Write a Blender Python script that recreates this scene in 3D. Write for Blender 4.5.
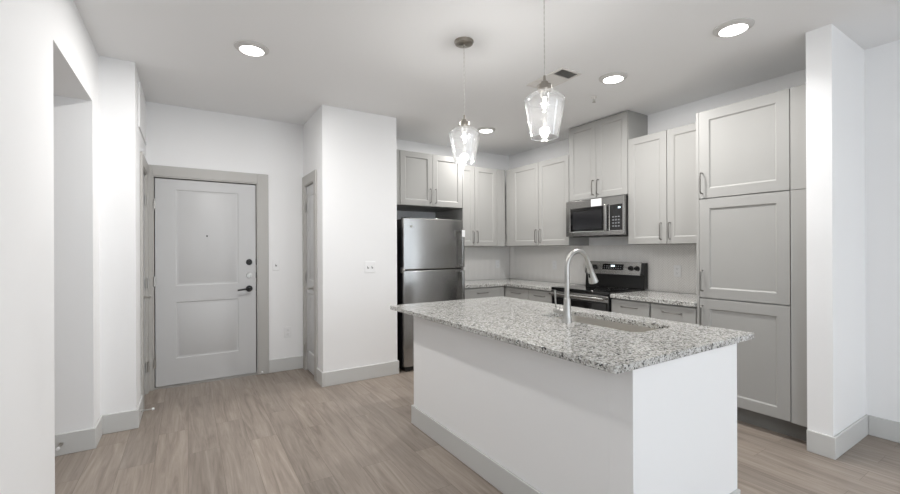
import bpy, bmesh, math
from mathutils import Matrix, Vector
PI = math.pi
S = bpy.context.scene
for o in list(bpy.data.objects): bpy.data.objects.remove(o)

# ------------------------------------------------------------------ camera
YAW = math.radians(32.22); ROLL = -0.0041
cd = bpy.data.cameras.new('camera'); cam = bpy.data.objects.new('camera', cd)
S.collection.objects.link(cam); S.camera = cam
cd.sensor_width = 36; cd.lens = 416.3/900*36; cd.shift_y = 2.6/900; cd.clip_start = .05
cam.matrix_world = (Matrix.Translation((0, 0, 1.328)) @ Matrix.Rotation(-YAW, 4, 'Z')
                    @ Matrix.Rotation(PI/2, 4, 'X') @ Matrix.Rotation(ROLL, 4, 'Z'))

# ------------------------------------------------------------------ world, daylight, exposure
w = bpy.data.worlds.new('sky'); S.world = w; w.use_nodes = True
bg = w.node_tree.nodes['Background']; bg.inputs[0].default_value = (.80, .90, 1, 1); bg.inputs[1].default_value = 1.6
S.view_settings.view_transform = 'Standard'; S.view_settings.look = 'None'
S.view_settings.gamma = 1; S.view_settings.use_curve_mapping = False
S.view_settings.exposure = 0.33
def area_light(name, loc, rot, sx, sy, power, col, shape='RECTANGLE'):
    l = bpy.data.lights.new(name, 'AREA'); l.shape = shape; l.size = sx
    if shape == 'RECTANGLE': l.size_y = sy
    l.energy = power; l.color = col
    o = bpy.data.objects.new(name, l); S.collection.objects.link(o); o.location = loc; o.rotation_euler = rot
    return o
# daylight entering by the big living-room window behind the camera and the one on its right
area_light('daylight', (1.75, -6.80, 1.45), (PI/2+.25, 0, 0), 4.2, 2.2, 20, (.93, .965, 1))
area_light('daylight', (4.50, -3.70, 1.45), (PI/2+.30, 0, PI/2), 3.4, 2.2, 100, (.93, .965, 1))

area_light('daylight', (-.86, -4.2, 1.45), (PI/2+.25, 0, -PI/2), 2.8, 2.0, 95, (.93, .965, 1))  # added light from the left, lifts the sides that face -x

# ------------------------------------------------------------------ materials
def srgb(r, g, b):
    f = lambda c: (c/255/12.92) if c/255 <= .04045 else ((c/255+.055)/1.055)**2.4
    return (f(r), f(g), f(b), 1)
def mat(name, col, rough=.5, metal=0., spec=.5, bump=None, **kw):
    m = bpy.data.materials.new(name); m.use_nodes = True
    nt = m.node_tree; b = nt.nodes['Principled BSDF']
    b.inputs['Base Color'].default_value = col; b.inputs['Roughness'].default_value = rough
    b.inputs['Metallic'].default_value = metal; b.inputs['Specular IOR Level'].default_value = spec
    for k, v in kw.items(): b.inputs[k.replace('_', ' ')].default_value = v
    tc = nt.nodes.new('ShaderNodeTexCoord')
    if bump:
        sc, st = bump
        n = nt.nodes.new('ShaderNodeTexNoise'); n.inputs['Scale'].default_value = sc; n.inputs['Detail'].default_value = 3
        nt.links.new(tc.outputs['Object'], n.inputs['Vector'])
        bp = nt.nodes.new('ShaderNodeBump'); bp.inputs['Strength'].default_value = st; bp.inputs['Distance'].default_value = .002
        nt.links.new(n.outputs['Fac'], bp.inputs['Height']); nt.links.new(bp.outputs['Normal'], b.inputs['Normal'])
    return m
def nodes_of(m): return m.node_tree, m.node_tree.nodes['Principled BSDF'], next(n for n in m.node_tree.nodes if n.type == 'TEX_COORD')
def ramp(nt, stops, interp='LINEAR'):
    r = nt.nodes.new('ShaderNodeValToRGB'); r.color_ramp.interpolation = interp
    els = r.color_ramp.elements
    while len(els) > 1: els.remove(els[-1])
    els[0].position = stops[0][0]; els[0].color = stops[0][1]
    for p, c in stops[1:]:
        e = els.new(p); e.color = c
    return r
def mixc(nt, a, b, fac, mode='MIX'):
    m = nt.nodes.new('ShaderNodeMix'); m.data_type = 'RGBA'; m.blend_type = mode
    for sock, v in ((m.inputs[0], fac), (m.inputs[6], a), (m.inputs[7], b)):
        if hasattr(v, 'is_linked'): nt.links.new(v, sock)
        else: sock.default_value = v
    return m.outputs[2]

M = {}
M['wall'] = mat('wall_paint', srgb(240, 240, 240), .75, bump=(160, .12))
M['ceiling'] = mat('ceiling_paint', srgb(240, 240, 240), .85, bump=(140, .12))
M['trim'] = mat('grey_trim_paint', srgb(203, 203, 201), .4)
M['frame'] = mat('grey_frame_paint', srgb(182, 180, 176), .45)
M['door'] = mat('grey_door_paint', srgb(197, 197, 197), .42)
M['cab'] = mat('cabinet_paint', srgb(164, 163, 160), .5, spec=.3, bump=(300, .03))
M['toe'] = mat('toe_kick', srgb(120, 119, 116), .5)
M['steel_satin'] = mat('satin_nickel', srgb(190, 188, 184), .3, 1)
M['pull'] = mat('dark_nickel_pull', srgb(138, 136, 132), .32, 1)
M['nickel'] = mat('brushed_nickel', srgb(165, 160, 152), .28, 1)
M['chrome'] = mat('brushed_faucet_steel', srgb(178, 177, 174), .36, 1)
M['black'] = mat('black_enamel', srgb(18, 18, 18), .3)
M['black_matte'] = mat('black_hardware', srgb(24, 24, 24), .4)
M['glass_black'] = mat('black_glass', srgb(10, 10, 11), .06, spec=.6)
M['ring'] = mat('light_trim_grey', srgb(205, 203, 200), .5)
M['vent_shade'] = mat('vent_slat_shade', srgb(172, 171, 169), .5)  # same white slats, tilted away: their shade is put into this grey
M['plate'] = mat('white_plastic', srgb(238, 238, 238), .35)
M['slot'] = mat('dark_slot', srgb(70, 70, 70), .6)
M['white_label'] = mat('white_paper', srgb(245, 245, 245), .5)
M['grey_print'] = mat('grey_print', srgb(120, 122, 125), .5)
M['tile'] = mat('glazed_tile', srgb(240, 238, 235), .22)
M['grout'] = mat('grout', srgb(206, 204, 201), .8)
M['gap'] = mat('duct_shade', srgb(150, 149, 147), .8)
M['trimwhite'] = mat('white_fixture', srgb(225, 222, 218), .5)
M['cord'] = mat('clear_cord', srgb(205, 203, 198), .35)
# stainless steel with fine brushing
def brushed(name, col, rough):
    m = mat(name, col, rough, 1, Anisotropic=.55); nt, b, tc = nodes_of(m)
    mp = nt.nodes.new('ShaderNodeMapping'); mp.inputs['Scale'].default_value = (2, 2, 260)
    n = nt.nodes.new('ShaderNodeTexNoise'); n.inputs['Scale'].default_value = 2; n.inputs['Detail'].default_value = 2
    nt.links.new(tc.outputs['Object'], mp.inputs['Vector']); nt.links.new(mp.outputs['Vector'], n.inputs['Vector'])
    c = ramp(nt, [(.3, tuple(v*.93 for v in col[:3])+(1,)), (.7, col)]); nt.links.new(n.outputs['Fac'], c.inputs[0]); nt.links.new(c.outputs[0], b.inputs['Base Color'])
    return m
M['steel'] = brushed('stainless_steel', srgb(168, 167, 165), .24)
M['steel_sink'] = brushed('sink_steel', srgb(222, 219, 214), .42)
# granite
def granite():
    m = mat('speckled_granite', (1, 1, 1, 1), .12, spec=.5); nt, b, tc = nodes_of(m)
    nz = nt.nodes.new('ShaderNodeTexNoise'); nz.inputs['Scale'].default_value = 60; nz.inputs['Detail'].default_value = 3
    nt.links.new(tc.outputs['Object'], nz.inputs['Vector'])
    vs = nt.nodes.new('ShaderNodeVectorMath'); vs.operation = 'MULTIPLY_ADD'
    vs.inputs[1].default_value = (.012, .012, .012)
    nt.links.new(nz.outputs['Color'], vs.inputs[0]); nt.links.new(tc.outputs['Object'], vs.inputs[2])
    def vor(sc):
        v = nt.nodes.new('ShaderNodeTexVoronoi'); v.inputs['Scale'].default_value = sc
        nt.links.new(vs.outputs[0], v.inputs['Vector'])
        sx = nt.nodes.new('ShaderNodeSeparateColor'); nt.links.new(v.outputs['Color'], sx.inputs[0]); return sx
    a = vor(125); c = vor(210); big = vor(60)
    r1 = ramp(nt, [(0, srgb(196, 196, 192)), (.26, srgb(178, 176, 171)), (.46, srgb(212, 212, 210)), (.62, srgb(148, 145, 139)), (.79, srgb(102, 101, 99)), (.91, srgb(46, 46, 48))], 'CONSTANT')
    nt.links.new(a.outputs[0], r1.inputs[0])
    r2 = ramp(nt, [(0, srgb(216, 216, 213)), (.5, srgb(176, 174, 168)), (.70, srgb(118, 116, 113)), (.89, srgb(50, 50, 52))], 'CONSTANT')
    nt.links.new(c.outputs[1], r2.inputs[0])
    r3 = ramp(nt, [(0, (0, 0, 0, 1)), (.45, (.6, .6, .6, 1)), (.8, (.25, .25, .25, 1))], 'CONSTANT')
    nt.links.new(big.outputs[2], r3.inputs[0])
    col = mixc(nt, r1.outputs[0], r2.outputs[0], r3.outputs[0])
    nt.links.new(col, b.inputs['Base Color'])
    return m
M['granite'] = granite()
# wood plank floor, planks along Y
def planks():
    m = mat('plank_floor', (1, 1, 1, 1), .42, spec=.4); nt, b, tc = nodes_of(m)
    sp = nt.nodes.new('ShaderNodeSeparateXYZ'); nt.links.new(tc.outputs['Object'], sp.inputs[0])
    cb = nt.nodes.new('ShaderNodeCombineXYZ'); nt.links.new(sp.outputs[1], cb.inputs[0]); nt.links.new(sp.outputs[0], cb.inputs[1])
    br = nt.nodes.new('ShaderNodeTexBrick'); br.offset = .37; br.offset_frequency = 2
    br.inputs['Color1'].default_value = (0, 0, 0, 1); br.inputs['Color2'].default_value = (1, 1, 1, 1); br.inputs['Mortar'].default_value = (.5, .5, .5, 1)
    br.inputs['Scale'].default_value = 1; br.inputs['Mortar Size'].default_value = .0011; br.inputs['Mortar Smooth'].default_value = .2
    br.inputs['Brick Width'].default_value = 1.22; br.inputs['Row Height'].default_value = .18; br.inputs['Bias'].default_value = 0
    nt.links.new(cb.outputs[0], br.inputs['Vector'])
    # grain : stretched noise shifted per plank
    sh = nt.nodes.new('ShaderNodeVectorMath'); sh.operation = 'MULTIPLY_ADD'; sh.inputs[1].default_value = (7, 3, 5)
    nt.links.new(br.outputs['Color'], sh.inputs[0]); nt.links.new(cb.outputs[0], sh.inputs[2])
    def grain(scale, det, dist):
        mp = nt.nodes.new('ShaderNodeMapping'); mp.inputs['Scale'].default_value = scale
        nt.links.new(sh.outputs[0], mp.inputs[0])
        n = nt.nodes.new('ShaderNodeTexNoise'); n.inputs['Scale'].default_value = 1; n.inputs['Detail'].default_value = det; n.inputs['Distortion'].default_value = dist
        n.inputs['Roughness'].default_value = .62
        nt.links.new(mp.outputs[0], n.inputs['Vector']); return n
    g1 = grain((1.5, 19, 1), 6, 1.2); g2 = grain((5, 110, 1), 3, .3)
    c1 = ramp(nt, [(.28, srgb(128, 117, 108)), (.45, srgb(148, 137, 127)), (.60, srgb(160, 149, 139)), (.75, srgb(173, 162, 152))])
    nt.links.new(g1.outputs['Fac'], c1.inputs[0])
    c2 = ramp(nt, [(.3, (.72, .71, .70, 1)), (.6, (1, 1, 1, 1))]); nt.links.new(g2.outputs['Fac'], c2.inputs[0])
    col = mixc(nt, c1.outputs[0], c2.outputs[0], .42, 'MULTIPLY')
    tone = ramp(nt, [(0, (.88, .88, .88, 1)), (1, (1.06, 1.05, 1.04, 1))]); nt.links.new(br.outputs['Color'], tone.inputs[0])
    col = mixc(nt, col, tone.outputs[0], 1.0, 'MULTIPLY')
    col = mixc(nt, col, srgb(118, 106, 97), br.outputs['Fac'])
    nt.links.new(col, b.inputs['Base Color'])
    bp = nt.nodes.new('ShaderNodeBump'); bp.inputs['Strength'].default_value = .12; bp.inputs['Distance'].default_value = .001
    nt.links.new(g2.outputs['Fac'], bp.inputs['Height']); nt.links.new(bp.outputs['Normal'], b.inputs['Normal'])
    return m
M['floor'] = planks()
def emit(name, col, st):
    m = bpy.data.materials.new(name); m.use_nodes = True; nt = m.node_tree
    b = nt.nodes['Principled BSDF']; b.inputs['Base Color'].default_value = col
    b.inputs['Emission Color'].default_value = col; b.inputs['Emission Strength'].default_value = st
    return m
M['lens'] = emit('lit_lens', (1, .98, .95, 1), 6)
M['filament'] = emit('lit_filament', (1, .95, .88, 1), 9)
M['display'] = emit('lit_display', (.75, .9, 1, 1), 1.2)
def thin_glass(name, tint, boost, power=3.5, rough=.03, glow_mix=0):
    m = bpy.data.materials.new(name); m.use_nodes = True; nt = m.node_tree; nt.nodes.remove(nt.nodes['Principled BSDF'])
    out = nt.nodes['Material Output']; fr = nt.nodes.new('ShaderNodeLayerWeight'); fr.inputs[0].default_value = .5
    pw = nt.nodes.new('ShaderNodeMath'); pw.operation = 'POWER'; pw.inputs[1].default_value = power; nt.links.new(fr.outputs['Facing'], pw.inputs[0])
    mu = nt.nodes.new('ShaderNodeMath'); mu.operation = 'MULTIPLY_ADD'; mu.inputs[1].default_value = boost; mu.inputs[2].default_value = .04; mu.use_clamp = True
    nt.links.new(pw.outputs[0], mu.inputs[0])
    tr = nt.nodes.new('ShaderNodeBsdfTransparent'); tr.inputs[0].default_value = tint
    gl = nt.nodes.new('ShaderNodeBsdfGlossy'); gl.inputs['Roughness'].default_value = rough
    mx = nt.nodes.new('ShaderNodeMixShader'); nt.links.new(mu.outputs[0], mx.inputs[0]); nt.links.new(tr.outputs[0], mx.inputs[1]); nt.links.new(gl.outputs[0], mx.inputs[2])
    res = mx.outputs[0]
    if glow_mix:        # translucent share added to the clear glass so the shade glows
        tl = nt.nodes.new('ShaderNodeBsdfTranslucent'); tl.inputs[0].default_value = (.95, .95, .95, 1)
        m2 = nt.nodes.new('ShaderNodeMixShader'); m2.inputs[0].default_value = glow_mix; nt.links.new(res, m2.inputs[1]); nt.links.new(tl.outputs[0], m2.inputs[2]); res = m2.outputs[0]
    nt.links.new(res, out.inputs[0]); return m
M['glass'] = thin_glass('clear_glass', (.98, .985, .99, 1), .8)
M['shade_glass'] = thin_glass('clear_shade_glass', (.97, .975, .98, 1), 1.0, 2.2, .10, .010)
M['rim_glass'] = thin_glass('shade_rim_glass', (.95, .96, .97, 1), 1.0, 1.2, .12, .03)

# ------------------------------------------------------------------ mesh helpers
class MB:
    def __init__(s): s.bm = bmesh.new()
    def box(s, x0, x1, y0, y1, z0, z1):
        v = [s.bm.verts.new(p) for p in ((x0,y0,z0),(x1,y0,z0),(x1,y1,z0),(x0,y1,z0),(x0,y0,z1),(x1,y0,z1),(x1,y1,z1),(x0,y1,z1))]
        for f in ((0,3,2,1),(4,5,6,7),(0,1,5,4),(1,2,6,5),(2,3,7,6),(3,0,4,7)): s.bm.faces.new([v[i] for i in f])
        return s
    def prism(s, pts, a0, a1, axis='z'):
        # pts: 2-D outline (counter-clockwise); extruded along axis
        def P(p, a): return {'z': (p[0], p[1], a), 'x': (a, p[0], p[1]), 'y': (p[0], a, p[1])}[axis]
        lo = [s.bm.verts.new(P(p, a0)) for p in pts]; hi = [s.bm.verts.new(P(p, a1)) for p in pts]; n = len(pts)
        s.bm.faces.new(lo[::-1]); s.bm.faces.new(hi)
        for i in range(n): s.bm.faces.new((lo[i], lo[(i+1) % n], hi[(i+1) % n], hi[i]))
        return s
    def tube(s, pts, r, n=12, cap=True):
        pts = [Vector(p) for p in pts]; rs = r if isinstance(r, (list, tuple)) else [r]*len(pts)
        rings = []; up = None
        for i, p in enumerate(pts):
            d = (pts[min(i+1, len(pts)-1)]-pts[max(i-1, 0)]).normalized()
            if up is None:
                up = Vector((0, 0, 1)) if abs(d.z) < .9 else Vector((1, 0, 0))
            a = d.cross(up).normalized(); up = a.cross(d).normalized()
            rings.append([s.bm.verts.new(p+rs[i]*(math.cos(2*PI*k/n)*a+math.sin(2*PI*k/n)*up)) for k in range(n)])
        for i in range(len(rings)-1):
            for k in range(n): s.bm.faces.new((rings[i][k], rings[i][(k+1) % n], rings[i+1][(k+1) % n], rings[i+1][k]))
        if cap: s.bm.faces.new(rings[0][::-1]); s.bm.faces.new(rings[-1])
        return s
    def lathe(s, prof, c=(0, 0, 0), n=32, axis='z', close=False):
        # prof: list of (radius, height along axis)
        rings = []
        for r, h in prof:
            ring = []
            for k in range(n):
                a = 2*PI*k/n; u, v = r*math.cos(a), r*math.sin(a)
                p = {'z': (u, v, h), 'y': (u, h, v), 'x': (h, u, v)}[axis]
                ring.append(s.bm.verts.new(Vector(p)+Vector(c)))
            rings.append(ring)
        pairs = list(zip(rings, rings[1:])) + ([(rings[-1], rings[0])] if close else [])
        for a, b in pairs:
            for k in range(n): s.bm.faces.new((a[k], a[(k+1) % n], b[(k+1) % n], b[k]))
        if not close:
            if prof[0][0] > 1e-5: s.bm.faces.new(rings[0][::-1])
            if prof[-1][0] > 1e-5: s.bm.faces.new(rings[-1])
        return s
    def panel(s, x0, x1, z0, z1, t, panels, prof, y=0):
        # slab whose front (-y) carries sunken panels; prof = [(inset, depth)...]; front at y-t
        yb, yf = y, y-t
        xs = sorted({x0, x1, *[p[0] for p in panels], *[p[1] for p in panels]})
        zs = sorted({z0, z1, *[p[2] for p in panels], *[p[3] for p in panels]})
        cache = {}
        def V(x, yy, z):
            k = (round(x, 5), round(yy, 5), round(z, 5))
            if k not in cache: cache[k] = s.bm.verts.new((x, yy, z))
            return cache[k]
        for xa, xb in zip(xs, xs[1:]):
            for za, zb in zip(zs, zs[1:]):
                if not any(p[0] <= xa+1e-6 and xb <= p[1]+1e-6 and p[2] <= za+1e-6 and zb <= p[3]+1e-6 for p in panels):
                    s.bm.faces.new((V(xa, yf, za), V(xb, yf, za), V(xb, yf, zb), V(xa, yf, zb)))
        for p in panels:
            rect = lambda i, d: [(p[0]+i, yf+d, p[2]+i), (p[1]-i, yf+d, p[2]+i), (p[1]-i, yf+d, p[3]-i), (p[0]+i, yf+d, p[3]-i)]
            rr = [rect(0, 0)]+[rect(i, d) for i, d in prof]
            for a, b in zip(rr, rr[1:]):
                for k in range(4): s.bm.faces.new((V(*a[k]), V(*a[(k+1) % 4]), V(*b[(k+1) % 4]), V(*b[k])))
            s.bm.faces.new([V(*q) for q in rr[-1]])
        s.bm.faces.new((V(x0, yb, z0), V(x0, yb, z1), V(x1, yb, z1), V(x1, yb, z0)))
        for za, zb in zip(zs, zs[1:]):
            pass
        left = [V(x0, yf, z) for z in zs]; right = [V(x1, yf, z) for z in zs]; bot = [V(x, yf, z0) for x in xs]; top = [V(x, yf, z1) for x in xs]
        s.bm.faces.new([V(x0, yb, z1), V(x0, yb, z0)]+left); s.bm.faces.new([V(x1, yb, z0), V(x1, yb, z1)]+right[::-1])
        s.bm.faces.new([V(x1, yb, z0)]+bot[::-1]+[V(x0, yb, z0)]); s.bm.faces.new([V(x0, yb, z1)]+top+[V(x1, yb, z1)])
        return s
    def build(s, name, m, parent=None, bevel=0, seg=2, kind=None, smooth=35, loc=None):
        bmesh.ops.recalc_face_normals(s.bm, faces=s.bm.faces)
        me = bpy.data.meshes.new(name); s.bm.to_mesh(me); s.bm.free()
        me.materials.append(M[m] if isinstance(m, str) else m)
        me.polygons.foreach_set('use_smooth', [True]*len(me.polygons)); me.set_sharp_from_angle(angle=math.radians(smooth))
        o = bpy.data.objects.new(name, me); S.collection.objects.link(o)
        if parent: o.parent = parent
        if loc: o.location = loc
        if bevel:
            b = o.modifiers.new('bevel', 'BEVEL'); b.width = bevel; b.segments = seg; b.limit_method = 'ANGLE'; b.angle_limit = math.radians(40); b.harden_normals = False
        if kind: o['kind'] = kind
        return o
def B(*a): return MB().box(*a)
def tag(o, label, cat, group=None):
    o['label'] = label; o['category'] = cat
    if group: o['group'] = group
    return o
def thing(name, label, cat, loc=(0, 0, 0), rz=0, group=None):
    o = bpy.data.objects.new(name, None); o.empty_display_size = .1; S.collection.objects.link(o)
    o.location = loc; o.rotation_euler = (0, 0, rz); return tag(o, label, cat, group)
def struct(name, mb, m, parent=None, bevel=0): return mb.build(name, m, parent, bevel, kind=None if parent else 'structure')
R_ = -PI/2      # thing whose front looks to -x (kitchen right wall): local x runs to -y
L_ = PI/2       # thing whose front looks to +x: local x runs to +y

# ------------------------------------------------------------------ room shell
CZ = 2.743; XL = -.54; XE = -.33; YD = 4.865; XK = 4.13; XR = 4.10; YB = -6.6
struct('floor', B(-2.0, 4.4, YB-.12, YD+.2, -.1, 0), 'floor')
mb = B(-2.0, 4.4, YB-.12, YD+.12, CZ, CZ+.1)
struct('ceiling', mb, 'ceiling')
WZ0, WZ1 = .45, 2.45
OY0, OY1, OZ = 2.69, 3.655, 2.34
struct('wall_left', B(XL-.12, XL, -2.7, OY0, 0, CZ).box(XL-.12, XL, YB, -5.7, 0, CZ).box(XL-.12, XL, -5.7, -2.7, 0, WZ0).box(XL-.12, XL, -5.7, -2.7, WZ1, CZ).box(XL-.12, XL, OY0, OY1, OZ, CZ), 'wall')
struct('wall_hall_near', B(-1.8, XL-.12, OY0-.12, OY0, 0, CZ), 'wall')
struct('wall_hall_end', B(-1.92, -1.8, OY0-.12, YD, 0, CZ), 'wall')
struct('wall_hall_far', B(-1.8, XL, OY1, 3.9, 0, CZ), 'wall')
struct('ceiling_hall', B(-1.8, XL-.12, OY0, OY1, OZ, OZ+.05), 'wall')
# short entry wall with its closet doorway
CY0, CY1, DH = 4.335, 4.775, 2.045
struct('wall_entry_left', B(XE-.12, XE, 3.9, CY0, 0, CZ).box(-.75, XE-.12, 3.9, 3.95, 0, CZ).box(XE-.12, XE, CY1, YD, 0, CZ).box(XE-.12, XE, CY0, CY1, DH, CZ), 'wall')
EX0, EX1 = -.283, .635
struct('entry_light_block', B(-.6, .95, YD+.125, YD+.2, 0, 2.3), 'wall')  # unseen slab added behind the front door to stop light leaking through
struct('wall_entry', B(-1.92, EX0, YD, YD+.12, 0, CZ).box(EX1, 1.9, YD, YD+.12, 0, CZ).box(EX0, EX1, YD, YD+.12, DH, CZ), 'wall')
PX0, PX1, PY = 1.111, 1.90, 4.083
QY0, QY1 = 4.365, 4.765
struct('wall_partition', B(PX0, PX1, PY, PY+.12, 0, CZ).box(PX0, PX0+.12, PY+.12, QY0, 0, CZ).box(PX0, PX0+.12, QY1, YD, 0, CZ)
       .box(PX0, PX0+.12, QY0, QY1, DH, CZ).box(PX1-.1, PX1, PY+.12, YD, 0, CZ), 'wall')
struct('wall_kitchen_back', B(1.9, XK+.12, YD, YD+.12, 0, CZ), 'wall')
struct('wall_kitchen_right', B(XK, XK+.12, 1.065, YD, 0, CZ), 'wall')
SX, SY0, SY1 = 3.440, .935, 1.065
struct('wall_stub', B(SX, XK+.12, SY0, SY1, 0, CZ), 'wall')
# right living room wall with a window out of frame, and the window wall behind the camera
struct('wall_right', B(XR, XR+.15, YB, -5.4, 0, CZ).box(XR, XR+.15, -2.0, SY0, 0, CZ).box(XR, XR+.15, -5.4, -2.0, 0, WZ0).box(XR, XR+.15, -5.4, -2.0, WZ1, CZ), 'wall')
struct('wall_back', B(XL-.12, -.35, YB-.12, YB, 0, CZ).box(3.85, XR+.15, YB-.12, YB, 0, CZ).box(-.35, 3.85, YB-.12, YB, 0, WZ0).box(-.35, 3.85, YB-.12, YB, WZ1, CZ), 'wall')
def window(name, x0, x1, z0, z1, rz, loc, mull):
    r = bpy.data.objects.new(name, None); S.collection.objects.link(r); r.location = loc; r.rotation_euler = (0, 0, rz); r['kind'] = 'structure'
    f = B(x0, x1, -.03, .03, z0, z0+.06).box(x0, x1, -.03, .03, z1-.06, z1).box(x0, x0+.06, -.03, .03, z0, z1).box(x1-.06, x1, -.03, .03, z0, z1)
    for m_ in mull: f.box(m_-.03, m_+.03, -.03, .03, z0, z1)
    f.build('window_frame', 'plate', r)
    B(x0+.05, x1-.05, -.004, .004, z0+.05, z1-.05).build('pane', 'glass', r)
window('window_1', -.35, 3.85, WZ0, WZ1, 0, (0, YB-.06, 0), (1.1, 2.4))
window('window_2', -1.7, 1.7, WZ0, WZ1, R_, (XR+.075, -3.70, 0), (-.57, .57))

window('added_window_3', -1.5, 1.5, WZ0, WZ1, L_, (XL-.06, -4.2, 0), (-.5, .5))  # unseen window added for the extra light from the left
# baseboards
BH, BT = .14, .015
def base(name, *segs):
    mb = MB()
    for s in segs: mb.box(*s, 0, BH)
    return struct(name, mb, 'trim', bevel=.004)
base('baseboard_left', (XL, XL+BT, YB, OY0))
base('baseboard_hall', (-1.8, XL+BT, OY1-BT, OY1), (XL, XL+BT, OY1, 3.9-BT), (XL, XE+BT, 3.9-BT, 3.9), (XE, XE+BT, 3.9, CY0-.085))
base('baseboard_entry', (EX1+.105, PX0, YD-BT, YD))
base('baseboard_partition', (PX0-BT, PX0, PY-BT, QY0-.085), (PX0, PX1, PY-BT, PY), (PX1, PX1+BT, PY-BT, PY+.1))
base('baseboard_stub', (SX-BT, SX, SY0-BT, SY1), (SX, XR, SY0-BT, SY0))
base('baseboard_right', (XR-BT, XR, YB, SY0-BT))

# ------------------------------------------------------------------ doors
MOULD = [(.006, .006), (.018, .007), (.030, .0015)]
def casing(name, w_l, x0, x1, h, w_r, wt, depth, rz, loc):
    # door casing; local front -y, wall face at y=0, jamb goes back `depth`
    f = B(x0-w_l, x0, -.018, 0, 0, h+wt).box(x1, x1+w_r, -.018, 0, 0, h+wt).box(x0, x1, -.018, 0, h, h+wt)
    f.box(x0-.001, x0+.012, -.012, depth, 0, h).box(x1-.012, x1+.001, -.012, depth, 0, h).box(x0, x1, -.012, depth, h-.012, h+.001)
    o = f.build(name, 'frame', bevel=.003, kind='structure'); o.location = loc; o.rotation_euler = (0, 0, rz); return o
casing('trim_1', EX0-XE-.002, EX0, EX1, DH, .105, .1, .1, 0, (0, YD, 0))
casing('trim_2', .085, CY0, CY1, DH, .085, .1, .1, L_, (XE, 0, 0))
casing('trim_3', .085, -QY1, -QY0, DH, .085, .1, .1, R_, (PX0, 0, 0))
def root(name, loc, rz):
    r = bpy.data.objects.new(name, None); S.collection.objects.link(r); r.location = loc; r.rotation_euler = (0, 0, rz); r['kind'] = 'structure'; return r
def hinge(x, z, par):
    MB().lathe([(.0085, z-.048), (.0085, z+.048)], (x, -.017, 0), 12).box(x-.014, x+.014, -.004, .001, z-.045, z+.045).build('hinge', 'steel_satin', par)
# entry door, leaf front 4 mm behind the wall face
d = root('door_1', (0, YD+.006, 0), 0)
x0, x1 = EX0+.019, EX1-.019
leaf = MB().panel(x0, x1, .022, 2.024, .044, [(x0+.165, x1-.165, .985, 1.925), (x0+.165, x1-.165, .275, .825)], MOULD, y=.044)
leaf.build('door_leaf', 'door', d, .002)
B(EX0+.012, EX1-.012, -.005, .05, .001, .020).build('threshold', 'steel_satin', d)
for z in (.25, 1.035, 1.775): hinge(x0-.006, z, d)
xk = x1-.065
def rose(z, m, name, r=.031): return MB().lathe([(r, 0), (r, -.008), (r*.85, -.014), (0.0001, -.014)], (xk, 0, z), 28, 'y').build(name, m, d)
q = rose(1.205, 'black_matte', 'deadbolt'); B(xk-.006, xk+.006, -.028, -.014, 1.187, 1.223).build('thumb_turn', 'black_matte', q, .002)
q = rose(1.064, 'steel_satin', 'latch_guard', .028); MB().lathe([(.017, -.014), (.015, -.02), (.0001, -.02)], (xk, 0, 1.064), 20, 'y').build('keyhole_cap', 'chrome', q)
q = rose(.924, 'black_matte', 'door_handle', .033)
MB().tube([(xk, -.012, .924), (xk, -.05, .924), (xk-.012, -.058, .924), (xk-.06, -.058, .922), (xk-.115, -.056, .915)], [.011, .011, .011, .0095, .008], 12).build('lever', 'black_matte', q)
for z in (1.205, 1.064, .924): B(x1-.001, x1+.013, -.008, .002, z-.03, z+.03).build('strike_plate', 'black_matte', d)
MB().lathe([(.008, 0), (.008, -.004), (.0001, -.004)], (.166, 0, 1.475), 16, 'y').build('peephole', 'black_matte', d)
# closet doors left and right of the entry
def closet(name, x0, x1, rz, loc, hinge_left):
    d = root(name, loc, rz); w_ = x1-x0
    MB().panel(x0+.014, x1-.014, .012, 2.028, .035, [(x0+.09, x1-.09, 1.0, 1.92), (x0+.09, x1-.09, .22, .86)], MOULD, y=.041).build('door_leaf', 'door', d, .002)
    hx, kx_ = (x0+.01, x1-.07) if hinge_left else (x1-.01, x0+.07)
    for z in (.25, 1.03, 1.8): hinge(hx, z, d)
    s = -1 if hinge_left else 1
    q = MB().lathe([(.03, .006), (.03, -.002), (.022, -.01), (.0001, -.01)], (kx_, 0, .93), 24, 'y').build('door_handle', 'steel_satin', d)
    MB().tube([(kx_, -.005, .93), (kx_, -.045, .93), (kx_+s*.012, -.054, .93), (kx_+s*.1, -.052, .925)], [.01, .01, .0095, .008], 10).build('lever', 'steel_satin', q)
closet('door_2', CY0, CY1, L_, (XE, 0, 0), False)
closet('door_3', -QY1, -QY0, R_, (PX0, 0, 0), True)

# ------------------------------------------------------------------ cabinets
SHK = [(.010, .009)]
def shaker(x0, x1, z0, z1, par, rail=.062, y=0, t=.02, name='door'):
    return MB().panel(x0, x1, z0, z1, t, [(x0+rail, x1-rail, z0+rail, z1-rail)], SHK, y=y).build(name, 'cab', par, .0016)
def pull(par, x, z0, z1, yf, horiz=False, label=None):
    # slim bar pull; vertical from z0 to z1 at x, or horizontal from z0 to z1 (as x) at height x
    yo = yf-.032
    P = (lambda a, y: (a, y, x)) if horiz else (lambda a, y: (x, y, a))
    e = .006
    return MB().tube([P(z0+e, yf), P(z0+e, yo+.008), P(z0+.016, yo), P(z1-.016, yo), P(z1-e, yo+.008), P(z1-e, yf)], .0048, 8).build('handle', 'pull', par)
T = .02
def carcass(par, x0, x1, y0, y1, z0, z1): return B(x0, x1, y0, y1, z0, z1).build('body', 'cab', par, .0015)

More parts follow.
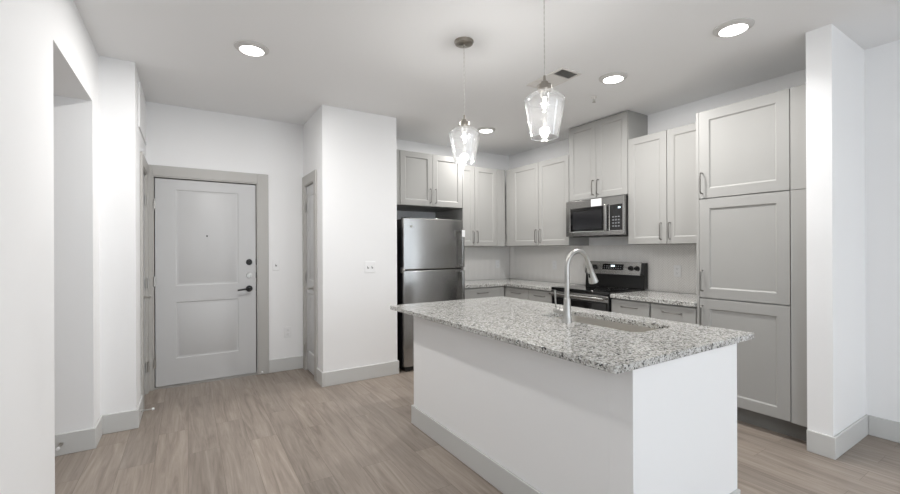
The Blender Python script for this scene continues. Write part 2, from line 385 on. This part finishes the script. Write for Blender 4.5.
# cabinet above the refrigerator : door fronts at y=4.20
t = thing('wall_cabinet', 'grey two-door cabinet above the stainless refrigerator', 'cabinet', (1.902, 4.22, 1.83))
carcass(t, .0, .928, 0, .644, 0, .61)
B(.0, .095, -.012, 0, 0, .61).build('filler_strip', 'cab', t, .001)
for a, b, hx in ((.098, .510, .475), (.513, .926, .548)):
    dd = shaker(a, b, .003, .607, t); pull(dd, hx, .035, .205, -T)
tag(B(2.832, 2.850, 4.20, YD-.001, 0, 2.44).build('side_panel', 'cab', bevel=.001), 'tall grey panel closing the right side of the refrigerator alcove', 'panel')
# back wall uppers
t = thing('wall_cabinet', 'grey two-door wall cabinet right of the refrigerator, reaching into the corner', 'cabinet', (2.852, 4.54, 1.372))
carcass(t, 0, .93, 0, .324, 0, 1.066)
for a, b, hx in ((.004, .388, .358), (.393, .765, .425)):
    dd = shaker(a, b, .003, 1.063, t); pull(dd, hx, .04, .21, -T)
B(.768, .912, -T, 0, 0, 1.066).build('filler_strip', 'cab', t, .001)
# right wall uppers (front x=3.78)
t = thing('wall_cabinet', 'grey two-door wall cabinet between the room corner and the microwave', 'cabinet', (3.80, 4.51, 1.372), R_)
carcass(t, -.02, 1.128, 0, .329, 0, 1.066)
B(-.008, .122, -T+.004, 0, 0, 1.066).build('filler_strip', 'cab', t, .001)
for a, b, hx in ((.125, .622, .590), (.627, 1.126, .660)):
    dd = shaker(a, b, .003, 1.063, t); pull(dd, hx, .04, .21, -T)
t = thing('wall_cabinet', 'grey two-door cabinet above the microwave, reaching up to the ceiling', 'cabinet', (3.80, 3.378, 1.882), R_)
carcass(t, 0, .766, 0, .329, 0, .858)
for a, b, hx in ((.002, .378, .348), (.382, .764, .414)):
    dd = shaker(a, b, .003, .848, t); pull(dd, hx, .035, .205, -T)
t = thing('wall_cabinet', 'grey two-door wall cabinet between the microwave and the tall pantry', 'cabinet', (3.80, 2.609, 1.372), R_)
carcass(t, 0, .809, 0, .329, 0, 1.066)
for a, b, hx in ((.003, .402, .350), (.407, .806, .436)):
    dd = shaker(a, b, .003, 1.063, t); pull(dd, hx, .04, .205, -T)
# pantry
t = thing('pantry_cabinet', 'tall grey pantry cabinet with three stacked doors beside the white wall end', 'cabinet', (3.52, 1.797, 0), R_)
B(0, .731, 0, .605, .13, 2.43).build('body', 'cab', t, .0015)
B(0, .731, .075, .6, 0, .13).build('toe_kick', 'toe', t)
B(0, .0215, -T+.002, 0, .13, 2.428).build('edge_strip', 'cab', t, .001)
for z0, z1, p0, p1 in ((.134, .926, .69, .875), (.936, 1.722, .985, 1.16), (1.730, 2.427, 1.765, 1.94)):
    dd = shaker(.0245, .622, z0, z1, t, .075); pull(dd, .049, p0, p1, -T)
B(.627, .731, -T, 0, .13, 1.724).box(.627, .731, -T, 0, 1.728, 2.428).build('filler_strip', 'cab', t, .001)
# base cabinets
def drawer(par, x0, x1, z0, z1):
    dd = B(x0, x1, -T, 0, z0, z1).build('drawer', 'cab', par, .002)
    c = (x0+x1)/2; pull(dd, (z0+z1)/2+.012, c-.085, c+.085, -T, True)
t = thing('base_cabinet', 'grey base cabinet with one drawer beside the refrigerator', 'cabinet', (2.852, 4.245, 0))
B(0, .665, 0, .615, .1, .848).build('body', 'cab', t, .001); B(0, .665, .07, .6, 0, .1).build('toe_kick', 'toe', t)
drawer(t, .012, .572, .70, .838); dd = shaker(.012, .572, .11, .692, t); pull(dd, .53, .5, .65, -T)
B(.577, .648, -T+.006, 0, .1, .846).build('filler_strip', 'cab', t, .001)
t = thing('base_cabinet', 'grey base cabinet with two drawers from the corner to the range', 'cabinet', (3.52, 4.238, 0), R_)
B(-.60, .865, 0, .605, .1, .848).build('body', 'cab', t, .001); B(0, .865, .07, .6, 0, .1).build('toe_kick', 'toe', t)
for a, b, h in ((.036, .460, .42), (.468, .858, .51)):
    drawer(t, a, b, .70, .838); dd = shaker(a, b, .11, .692, t); pull(dd, h, .5, .65, -T)
t = thing('base_cabinet', 'grey base cabinet with two drawers between the range and the pantry', 'cabinet', (3.52, 2.603, 0), R_)
B(0, .803, 0, .605, .1, .848).build('body', 'cab', t, .001); B(0, .803, .07, .6, 0, .1).build('toe_kick', 'toe', t)
for a, b, h in ((.003, .394, .36), (.411, .800, .45)):
    drawer(t, a, b, .70, .838); dd = shaker(a, b, .11, .692, t); pull(dd, h, .5, .65, -T)
# perimeter worktops
tag(MB().prism([(2.852, 4.212), (3.482, 4.212), (3.482, 3.372), (4.129, 3.372), (4.129, 4.864), (2.852, 4.864)], .852, .890).build('countertop', 'granite', bevel=.003),
    'speckled grey granite worktop turning the corner left of the range', 'countertop')
tag(B(3.482, 4.129, 1.799, 2.603, .852, .890).build('countertop', 'granite', bevel=.003), 'short speckled granite worktop between the range and the pantry', 'countertop')

# ------------------------------------------------------------------ herringbone backsplash
def clip(poly, a, b, c):        # keep a*x+b*y<=c
    out = []
    for i, p in enumerate(poly):
        q = poly[(i+1) % len(poly)]; dp = a*p[0]+b*p[1]-c; dq = a*q[0]+b*q[1]-c
        if dp <= 0: out.append(p)
        if dp*dq < 0: k = dp/(dp-dq); out.append((p[0]+k*(q[0]-p[0]), p[1]+k*(q[1]-p[1])))
    return out
def herring(w_, z0, z1, W=.0185, n=4, gap=.0022, y=-.006):
    mb = MB(); c45 = math.sqrt(.5); N = int((w_+z1-z0)/W)+8
    for i in range(-N, N):
        for j in range(-N, N):
            k = (i-j) % (2*n)
            if k == 0: r = (i, j, i+n, j+1)
            elif k == 2*n-1: r = (i, j, i+1, j+n)
            else: continue
            x0, y0, x1, y1 = [v*W for v in r]; g = gap/2
            pts = [((x-y_)*c45+.0, (x+y_)*c45) for x, y_ in ((x0+g, y0+g), (x1-g, y0+g), (x1-g, y1-g), (x0+g, y1-g))]
            pts = [(p[0]+w_/2, p[1]+(z0+z1)/2) for p in pts]
            if max(p[0] for p in pts) < 0 or min(p[0] for p in pts) > w_ or max(p[1] for p in pts) < z0 or min(p[1] for p in pts) > z1: continue
            for a, b, c in ((-1, 0, 0), (1, 0, w_), (0, -1, -z0), (0, 1, z1)):
                if len(pts) > 2: pts = clip(pts, a, b, c)
            if len(pts) > 2: mb.prism(pts, y, -.002, 'y')
    return mb
for lab, loc, rz, w_, zt in (('pale herringbone tile backsplash on the back wall beside the refrigerator', (2.852, YD-.0015, 0), 0, 1.268, 1.371),
                             ('pale herringbone tile backsplash running behind the range to the pantry', (XK-.0015, 4.857, 0), R_, 3.057, 1.371)):
    t = thing('backsplash', lab, 'backsplash', loc, rz)
    B(0, w_, -.004, 0, .891, zt).build('grout', 'grout', t)
    herring(w_, .891, zt).build('tiles', 'tile', t)

# ------------------------------------------------------------------ refrigerator
t = thing('refrigerator', 'stainless steel top-freezer refrigerator standing in the cabinet alcove', 'refrigerator', (2.361, 4.05, 0))
B(-.384, .384, .075, .72, .02, 1.665).build('body', 'black', t, .004)
B(-.37, .37, .03, .075, .012, .05).build('grille', 'black', t)
for s in (-1, 1): B(s*.33-.025, s*.33+.025, .04, .10, 0, .02).build('foot', 'black', t, .003)
def fdoor(z0, z1, nm):
    n = 14; pts = []
    for i in range(n+1):
        x = -.387+.774*i/n; u = x/.387; pts.append((x, .022*u*u*u*u+.010*u*u-.004))
    return MB().prism([(.387, .066), (-.387, .066)]+pts, z0, z1).build(nm, 'steel', t, .006, 3)
a = fdoor(1.113, 1.674, 'freezer_door'); b = fdoor(.055, 1.100, 'refrigerator_door')
B(-.36, .36, .02, .075, 1.099, 1.114).build('door_seal', 'black', t)
for par, z0, z1 in ((a, 1.125, 1.56), (b, .62, 1.090)):
    h = MB().box(.332, .362, -.052, -.030, z0, z1).box(.336, .358, -.032, .012, z0, z0+.03).box(.336, .358, -.032, .012, z1-.03, z1)
    h.build('handle', 'steel', par, .007, 3)
B(.322, .364, -.0555, -.0522, 1.475, 1.553).build('paper_tag', 'white_label', a)
MB().lathe([(.014, .010), (.014, .002), (.0001, .002)], (-.30, 0, 1.585), 20, 'y').build('badge', 'steel_satin', a)
MB().box(-.401, -.374, .01, .07, 1.100, 1.112).box(-.401, -.388, .02, .07, 1.075, 1.135).build('hinge', 'steel_satin', t, .002)
B(-.37, -.30, .03, .12, 1.666, 1.684).build('top_hinge', 'black', t, .004)

# ------------------------------------------------------------------ microwave
t = thing('microwave', 'stainless over-the-range microwave mounted under the tall middle cabinet', 'microwave', (3.715, 3.368, 1.472), R_)
B(0, .760, .03, .42, .0, .400).build('body', 'black', t, .003)
f = MB().panel(0, .760, 0, .398, .03, [(.058, .528, .048, .312), (.585, .738, .048, .312)], [(.004, .006)], y=.03).build('front', 'steel', t, .004)
B(.062, .524, .003, .005, .052, .308).build('window', 'glass_black', f)
B(.095, .49, .001, .0035, .075, .275).build('door_screen', mat('dark_screen', srgb(38, 38, 40), .12), f)
c = B(.589, .734, .003, .005, .052, .308).build('control_panel', 'glass_black', f)
for r in range(4):
    for k in range(3): B(.62+k*.033, .64+k*.033, .0015, .0032, .085+r*.032, .098+r*.032).build('button', 'grey_print', c)
B(.69, .715, .0015, .0032, .272, .288).build('clock', 'display', c)
MB().box(.536, .572, -.032, -.012, .045, .325).box(.542, .566, -.014, .003, .05, .07).box(.542, .566, -.014, .003, .30, .32).build('handle', 'steel', f, .006, 3)
B(.355, .49, -.0015, -.0003, .318, .396).build('sticker', 'white_label', f)
MB().box(.05, .71, .06, .36, -.008, -.0002).build('vent_grille', 'black_matte', t)
# ------------------------------------------------------------------ range
t = thing('range', 'black and stainless electric range standing between the two granite worktops', 'stove', (3.48, 3.366, 0), R_)
B(.004, .754, .03, .62, .03, .895).build('body', 'black', t, .003)
for x in (.05, .70):
    for y in (.08, .55): B(x-.02, x+.02, y-.02, y+.02, 0, .03).build('foot', 'black', t)
B(.002, .756, -.012, .585, .872, .905).build('cooktop', 'glass_black', t, .004)
for x, y, r in ((.2, .16, .10), (.55, .16, .08), (.2, .42, .08), (.55, .42, .10)):
    MB().lathe([(r, .9052), (r, .9057), (r-.004, .9057), (r-.004, .9052)], (x, y, 0), 32, close=True).build('burner_ring', mat('burner_print', srgb(60, 60, 60), .3), t)
dr = B(.004, .754, -.01, .03, .23, .866).build('oven_door', 'black', t, .003)
B(.004, .754, -.014, -.009, .80, .862).build('door_trim', 'steel', dr, .001)
B(.03, .728, -.0135, -.009, .27, .785).build('oven_window', 'glass_black', dr)
MB().tube([(.05, -.012, .835), (.05, -.055, .835)], .009, 10).tube([(.708, -.012, .835), (.708, -.055, .835)], .009, 10).tube([(.02, -.058, .835), (.738, -.058, .835)], .0125, 14).build('handle', 'steel', dr)
B(.004, .754, -.01, .03, .05, .222).build('drawer', 'steel', t, .003)
# backguard: black body with slanted stainless control panel
bgd = MB().prism([(.56, .905), (.635, .905), (.635, 1.178), (.575, 1.178), (.548, 1.05), (.57, 1.04)], .002, .758, 'x').build('backguard', 'black', t, .003)
def slant(x0, x1, z0, z1, th, nm, m, par):
    # plate lying on the slanted face from (.548,1.05) to (.575,1.178)
    k = (.575-.548)/(1.178-1.05); y = lambda z: .548+(z-1.05)*k
    return MB().prism([(y(z0)-th, z0), (y(z0), z0), (y(z1), z1), (y(z1)-th, z1)], x0, x1, 'x').build(nm, m, par, .0012)
cp = slant(.012, .728, 1.046, 1.186, .006, 'control_panel', 'steel', bgd)
ds = slant(.25, .52, 1.095, 1.158, .008, 'touch_panel', 'glass_black', bgd)
for r in range(2):
    for k in range(8): slant(.27+k*.03, .285+k*.03, 1.108+r*.022, 1.118+r*.022, .0085, 'button', 'grey_print', ds) if not (r == 1 and k in (3, 4)) else None
slant(.36, .41, 1.128, 1.148, .0086, 'clock', 'display', ds)
for x in (.075, .148, .612, .685):
    y = .548+(1.118-1.05)*.211-.006
    MB().lathe([(.027, y), (.026, y-.006), (.021, y-.010), (.019, y-.028), (.0001, y-.030)], (x, 0, 1.118), 22, 'y').box(x-.004, x+.004, y-.034, y-.02, 1.100, 1.136).build('knob', 'black_matte', bgd)

# ------------------------------------------------------------------ island
IX0, IX1, IY0, IY1 = 1.46, 2.303, .989, 2.845; IZ = .895
t = thing('kitchen_island', 'white panelled kitchen island with grey baseboard under a granite top', 'island', (IX0, IY0, 0))
B(0, .11, .11, IY1-IY0-.11, 0, .8635).box(0, IX1-IX0, 0, .11, 0, .8635).box(0, IX1-IX0, IY1-IY0-.11, IY1-IY0, 0, .8635).build('body', 'wall', t, .0015)
B(-BT, 0, -BT, IY1-IY0+BT, 0, BH).box(0, IX1-IX0, -BT, 0, 0, BH).box(0, IX1-IX0, IY1-IY0, IY1-IY0+BT, 0, BH).build('baseboard', 'trim', t, .004)
yy0, yy1 = .112, IY1-IY0-.112
cb_ = B(.13, .90, yy0, yy0+.018, .1, .848).box(.13, .90, yy1-.018, yy1, .1, .848).box(.13, .148, yy0, yy1, .1, .848).box(.13, .90, yy0, yy1, .1, .118).box(.885, .90, yy0, yy1, .1, .62).box(.885, .90, yy0, yy1, .80, .848).build('cabinet_body', 'cab', t)
B(.15, .83, yy0, yy1, 0, .1).build('toe_kick', 'toe', t)
for k in range(4):
    a = yy0+(yy1-yy0)*k/4+.003; b = yy0+(yy1-yy0)*(k+1)/4-.003
    # doors on the cooking side look to +x
    o = MB().panel(a, b, .11, .845, .02, [(a+.06, b-.06, .17, .785)], SHK)
    bmesh.ops.transform(o.bm, matrix=Matrix.Translation((.901, 0, 0)) @ Matrix.Rotation(L_, 4, 'Z'), verts=o.bm.verts)
    q = o.build('door', 'cab', t, .0015)
    hy = b-.03 if k % 2 == 0 else a+.03
    MB().tube([(.92, hy, .65), (.945, hy, .65), (.953, hy, .66), (.953, hy, .80), (.945, hy, .81), (.92, hy, .81)], .0048, 8).build('handle', 'pull', q)
# granite top with sink cut-out
def rrect(x0, x1, y0, y1, r, n=5):
    pts = []
    for cx, cy, a0 in ((x1-r, y0+r, -90), (x1-r, y1-r, 0), (x0+r, y1-r, 90), (x0+r, y0+r, 180)):
        for k in range(n+1):
            a = math.radians(a0+90*k/n); pts.append((cx+r*math.cos(a), cy+r*math.sin(a)))
    return pts
def ring_slab(outer, inner, z0, z1):
    # both outlines must have the same number of points
    mb = MB(); n = len(outer); V = lambda P, z: [mb.bm.verts.new((p[0], p[1], z)) for p in P]
    ot, it, ob, ib = V(outer, z1), V(inner, z1), V(outer, z0), V(inner, z0)
    for i in range(n):
        j = (i+1) % n
        for q in ((ot[i], ot[j], it[j], it[i]), (ob[i], ib[i], ib[j], ob[j]), (ob[i], ob[j], ot[j], ot[i]), (ib[i], it[i], it[j], ib[j])): mb.bm.faces.new(q)
    return mb
TX0, TX1, TY0, TY1 = 1.333, 2.458, .972, 3.0
KX0, KX1, KY0, KY1 = 1.955, 2.285, 1.300, 2.010
tag(ring_slab(rrect(TX0, TX1, TY0, TY1, .012), rrect(KX0, KX1, KY0, KY1, .045), .865, IZ).build('countertop', 'granite', bevel=.003),
    'large speckled granite top of the island with the sink cut into it', 'countertop')
t = thing('kitchen_sink', 'stainless undermount sink set into the granite island top', 'sink', ((KX0+KX1)/2, (KY0+KY1)/2, .67))
hx, hy = (KX1-KX0)/2+.006, (KY1-KY0)/2+.006
mb = MB(); sec = []
for gx, zz, rr in ((.02, .194, .05), (0, .194, .05), (-.006, .03, .05), (-.03, .004, .045), (-.03, .0, .045), (.004, .03, .05), (.003, .190, .05), (.02, .190, .05)):
    sec.append([mb.bm.verts.new((p[0], p[1], zz)) for p in rrect(-hx-gx, hx+gx, -hy-gx, hy+gx, rr)])
for a, b in zip(sec, sec[1:]):
    for i in range(len(a)):
        if a is sec[3]: continue
        mb.bm.faces.new((a[i], a[(i+1) % len(a)], b[(i+1) % len(b)], b[i]))
mb.bm.faces.new(sec[3]); mb.bm.faces.new(sec[4])
mb.build('basin', 'steel_sink', t)
MB().lathe([(.045, .006), (.042, .008), (.02, .006), (.0001, .006)], n=24).build('drain', 'chrome', t)
# faucet
FX, FY = 1.895, 1.712
t = thing('faucet', 'tall gooseneck pull-down faucet standing behind the island sink', 'faucet', (FX, FY, IZ))
MB().lathe([(.030, 0), (.030, .004), (.0265, .010), (.0225, .06), (.0200, .12), (.0195, .140), (.0165, .144), (.0165, .150)], n=28).build('base', 'chrome', t)
pts = [(0, 0, .14), (0, 0, .25), (0, 0, .325)]; rad = .095
for k in range(1, 15):
    a = PI-PI*.92*k/14; pts.append((rad+rad*math.cos(a), 0, .325+rad*math.sin(a)))
e = Vector(pts[-1]); dr_ = Vector((.42, 0, -1)).normalized(); pts.append(tuple(e+dr_*.012)); e = e+dr_*.012
MB().tube(pts, .0142, 16).build('spout', 'chrome', t)
h = MB().tube([e, e+dr_*.018, e+dr_*.022, e+dr_*.06, e+dr_*.118, e+dr_*.121], [.0175, .0190, .0175, .021, .0290, .0270], 18).build('spray_head', 'chrome', t)
p = e+dr_*.055
MB().tube([p+Vector((-.018, 0, -.006)), p+dr_*.026+Vector((-.022, 0, -.006))], .006, 8).build('spray_button', 'black_matte', h)
hb = MB().tube([(0, .012, .062), (0, .055, .062)], [.0155, .0155], 18).tube([(0, .055, .062), (0, .096, .062), (0, .100, .062)], [.0175, .0175, .015], 18).build('handle_hub', 'chrome', t)
MB().tube([(0, .088, .07), (-.002, .09, .13), (-.004, .092, .185)], [.0048, .0045, .0055], 10).build('lever', 'chrome', hb)

# ------------------------------------------------------------------ pendants
def pendant(loc, label):
    t = thing('pendant_lamp', label, 'pendant lamp', loc, group=None)
    MB().lathe([(.066, 0), (.066, -.006), (.060, -.010), (.060, -.018), (.048, -.024), (.010, -.026), (.008, -.04), (.0001, -.04)], n=36).build('canopy', 'nickel', t)
    zs = [(-.03-.50*k/60) for k in range(61)]
    c = MB(); 
    for ph in (0, PI): c.tube([(.0016*math.cos(k*.9+ph), .0016*math.sin(k*.9+ph), z) for k, z in enumerate(zs)], .0016, 6)
    c.build('cord', 'cord', t)
    MB().lathe([(.006, -.50), (.008, -.527), (.018, -.532), (.020, -.545), (.037, -.550), (.039, -.575), (.036, -.580), (.0001, -.580)], n=28).build('socket_cap', 'nickel', t)
    MB().lathe([(.020, -.580), (.020, -.618), (.0001, -.618)], n=20).build('socket', 'steel_satin', t)
    # clear glass shade: open bottom, thin wall
    o = [(.038, -.577), (.050, -.582), (.085, -.602), (.103, -.622), (.106, -.632), (.102, -.655), (.087, -.735), (.071, -.822)]
    MB().lathe(o+[(.0695, -.8225)]+[(r-.0022, z-.0012) for r, z in o[::-1][1:]], n=40, close=True).build('shade', 'shade_glass', t)
    MB().lathe([(.0705+.0028*math.cos(2*PI*k/10), -.824+.0028*math.sin(2*PI*k/10)) for k in range(10)], n=40, close=True).build('rim', 'rim_glass', t)
    MB().lathe([(.1052+.0014*math.cos(2*PI*k/8), -.631+.0014*math.sin(2*PI*k/8)) for k in range(8)], n=40, close=True).build('shoulder_glint', 'rim_glass', t)  # thin ring added to draw the bright edge line of the shoulder
    MB().lathe([(.012, -.615), (.0175, -.63), (.0195, -.65), (.0185, -.675), (.012, -.690), (.0001, -.693)], n=20).build('bulb', 'glass', t)
    f = MB()
    for k in range(4):
        a = PI/2*k+.4; f.tube([(.006*math.cos(a), .006*math.sin(a), -.622), (.008*math.cos(a), .008*math.sin(a), -.672)], .0012, 6)
    f.build('filament', 'filament', t)
    l = bpy.data.lights.new('bulb_glow', 'POINT'); l.energy = 5.2; l.color = (1, .97, .93); l.shadow_soft_size = .03
    lo = bpy.data.objects.new('bulb_glow', l); S.collection.objects.link(lo); lo.parent = t; lo.location = (0, 0, -.72)
pendant((1.595, 2.342, CZ), 'clear glass pendant lamp hanging lower left, its round nickel canopy in view')
pendant((1.595, 1.590, CZ), 'nearer clear glass pendant lamp hanging over the island sink end')

# ------------------------------------------------------------------ ceiling fixtures
def downlight(loc, label, power, spread=180):
    t = thing('recessed_light', label, 'ceiling light', loc, group='round recessed ceiling lights')
    MB().lathe([(.112, 0), (.110, -.006), (.084, -.019), (.078, -.020), (.078, 0)], n=40).build('trim_ring', 'ring', t)
    MB().lathe([(.0775, -.0185), (.070, -.0225), (.04, -.0245), (.0001, -.025)], n=36).build('lens', 'lens', t)
    l = bpy.data.lights.new('lamp_light', 'AREA'); l.shape = 'DISK'; l.size = .13; l.energy = power; l.color = (1, .985, .97); l.spread = math.radians(spread)
    o = bpy.data.objects.new('lamp_light', l); S.collection.objects.link(o); o.parent = t; o.location = (0, 0, -.028)
downlight((.385, 3.200, CZ), 'round recessed light in the entry ceiling, in front of the grey front door', 20)
downlight((2.960, 1.285, CZ), 'round recessed light nearest the white wall end beside the tall pantry', 4.0, 130)
downlight((2.975, 2.185, CZ), 'round recessed light between the ceiling vent and the tall middle cabinet', 21)
downlight((2.985, 3.925, CZ), 'farthest round recessed light, near the kitchen corner behind the left pendant', 17)
for lx_, ly_ in ((.7, -3.2), (2.9, -3.2)):  # lamps added out of view to make the room light more even
    downlight((lx_, ly_, CZ), 'added round recessed light over the unseen living area behind the camera', 6)
# supply register
t = thing('ceiling_vent', 'white rectangular ceiling vent with slats coloured as shaded at one end', 'vent', (2.465, 2.262, CZ))
MB().box(0, .225, 0, .022, -.010, 0).box(0, .225, .388, .410, -.010, 0).box(0, .022, .022, .388, -.010, 0).box(.203, .225, .022, .388, -.010, 0).build('frame', 'trimwhite', t, .002)
B(.022, .203, .022, .388, -.0015, -.0002).build('duct_shade_sheet', 'gap', t)  # flat grey sheet standing in for the shade inside the duct
for k in range(7):
    y = .030+k*.014; MB().prism([(y, -.009), (y+.0015, -.009), (y+.0095, -.002), (y+.008, -.002)], .022, .203, 'x').build('slat', 'vent_shade', t)
for k in range(14):
    y = .132+k*.018; MB().prism([(y, -.004), (y+.002, -.002), (y+.019, -.008), (y+.017, -.0095)], .022, .203, 'x').build('slat', 'trimwhite', t)
B(.022, .203, .124, .130, -.010, -.002).build('divider', 'trimwhite', t)
t = thing('fire_sprinkler', 'small white fire sprinkler head on the kitchen ceiling', 'sprinkler', (3.205, 2.561, CZ))
MB().lathe([(.028, 0), (.026, -.006), (.012, -.008), (.010, -.02), (.0001, -.02)], n=24).build('escutcheon', 'trimwhite', t)
MB().tube([(-.012, 0, -.018), (-.010, 0, -.04), (0, 0, -.048)], .003, 8).tube([(.012, 0, -.018), (.010, 0, -.04), (0, 0, -.048)], .003, 8).build('frame_arms', 'steel_satin', t)
MB().lathe([(.016, -.048), (.016, -.050), (.0001, -.050)], n=16).build('deflector', 'steel_satin', t)

# ------------------------------------------------------------------ switches, outlets, access panel, door stops
def plate(name, label, cat, loc, rz, w_, kind):
    t = thing(name, label, cat, loc, rz)
    B(-w_/2, w_/2, -.006, 0, -.058, .058).build('cover_plate', 'plate', t, .003)
    if kind == 'switch':
        n = max(1, round(w_/.046)-1) if w_ > .1 else 1
        for k in range(n):
            x = (k-(n-1)/2)*.046; B(x-.0055, x+.0055, -.016, -.006, -.004, .014).build('toggle', 'plate', t, .002)
            B(x-.008, x+.008, -.0064, -.0058, -.013, .013).build('toggle_slot', 'slot', t)
    else:
        for z in (.022, -.022):
            q = B(-.017, .017, -.0085, -.006, z-.014, z+.014).build('receptacle', 'plate', t, .003)
            MB().box(-.009, -.007, -.0089, -.0084, z-.002, z+.007).box(.007, .009, -.0089, -.0084, z-.002, z+.007).box(-.002, .002, -.0089, -.0084, z-.010, z-.006).build('slots', 'slot', q)
plate('light_switch', 'white double light switch on the white partition beside the refrigerator', 'light switch', (1.595, PY, 1.150), 0, .116, 'switch')
plate('light_switch', 'white single light switch on the wall right of the front door', 'light switch', (.817, YD, 1.167), 0, .075, 'switch')
plate('power_outlet', 'white power outlet low on the wall right of the front door', 'outlet', (.938, YD, .422), 0, .075, 'outlet')
plate('power_outlet', 'white power outlet on the back wall tiles near the corner', 'outlet', (3.891, YD-.0078, 1.111), 0, .075, 'outlet')
plate('power_outlet', 'white power outlet on the tiles between the corner and the range', 'outlet', (XK-.0078, 3.937, 1.118), R_, .075, 'outlet')
plate('power_outlet', 'white power outlet on the tiles between the range and the pantry', 'outlet', (XK-.0078, 2.297, 1.106), R_, .075, 'outlet')
t = thing('access_panel', 'white access panel high on the left entry wall above the closet door', 'access panel', (XE, 4.13, 2.32), L_)
MB().panel(0, .68, 0, .36, .010, [(.02, .66, .02, .34)], [(.003, .004)]).build('panel', 'wall', t, .002)
def stop(label, loc, rz):
    t = thing('door_stop', label, 'door stop', loc, rz)
    MB().lathe([(.012, 0), (.012, -.006), (.0001, -.006)], n=14, axis='y').build('base', 'steel_satin', t)
    MB().tube([(0, -.004, 0), (0, -.07, 0)], .0045, 8).build('spring', 'steel_satin', t)
    MB().lathe([(.009, -.068), (.010, -.072), (.010, -.084), (.0001, -.086)], n=14, axis='y').build('tip', 'plate', t)
stop('small door stop on the baseboard at the hallway opening on the far left', (-.70, OY1-BT, .075), 0)
stop('small door stop sticking out of the baseboard beside the left closet door', (XE+BT, 4.10, .06), L_)
t = thing('door_stop', 'tiny round white bumper low on the right casing of the front door', 'door stop', (.672, YD-.018, .026))
MB().lathe([(.010, 0), (.010, -.012), (.007, -.018), (.0001, -.020)], n=16, axis='y').build('bumper', 'plate', t)
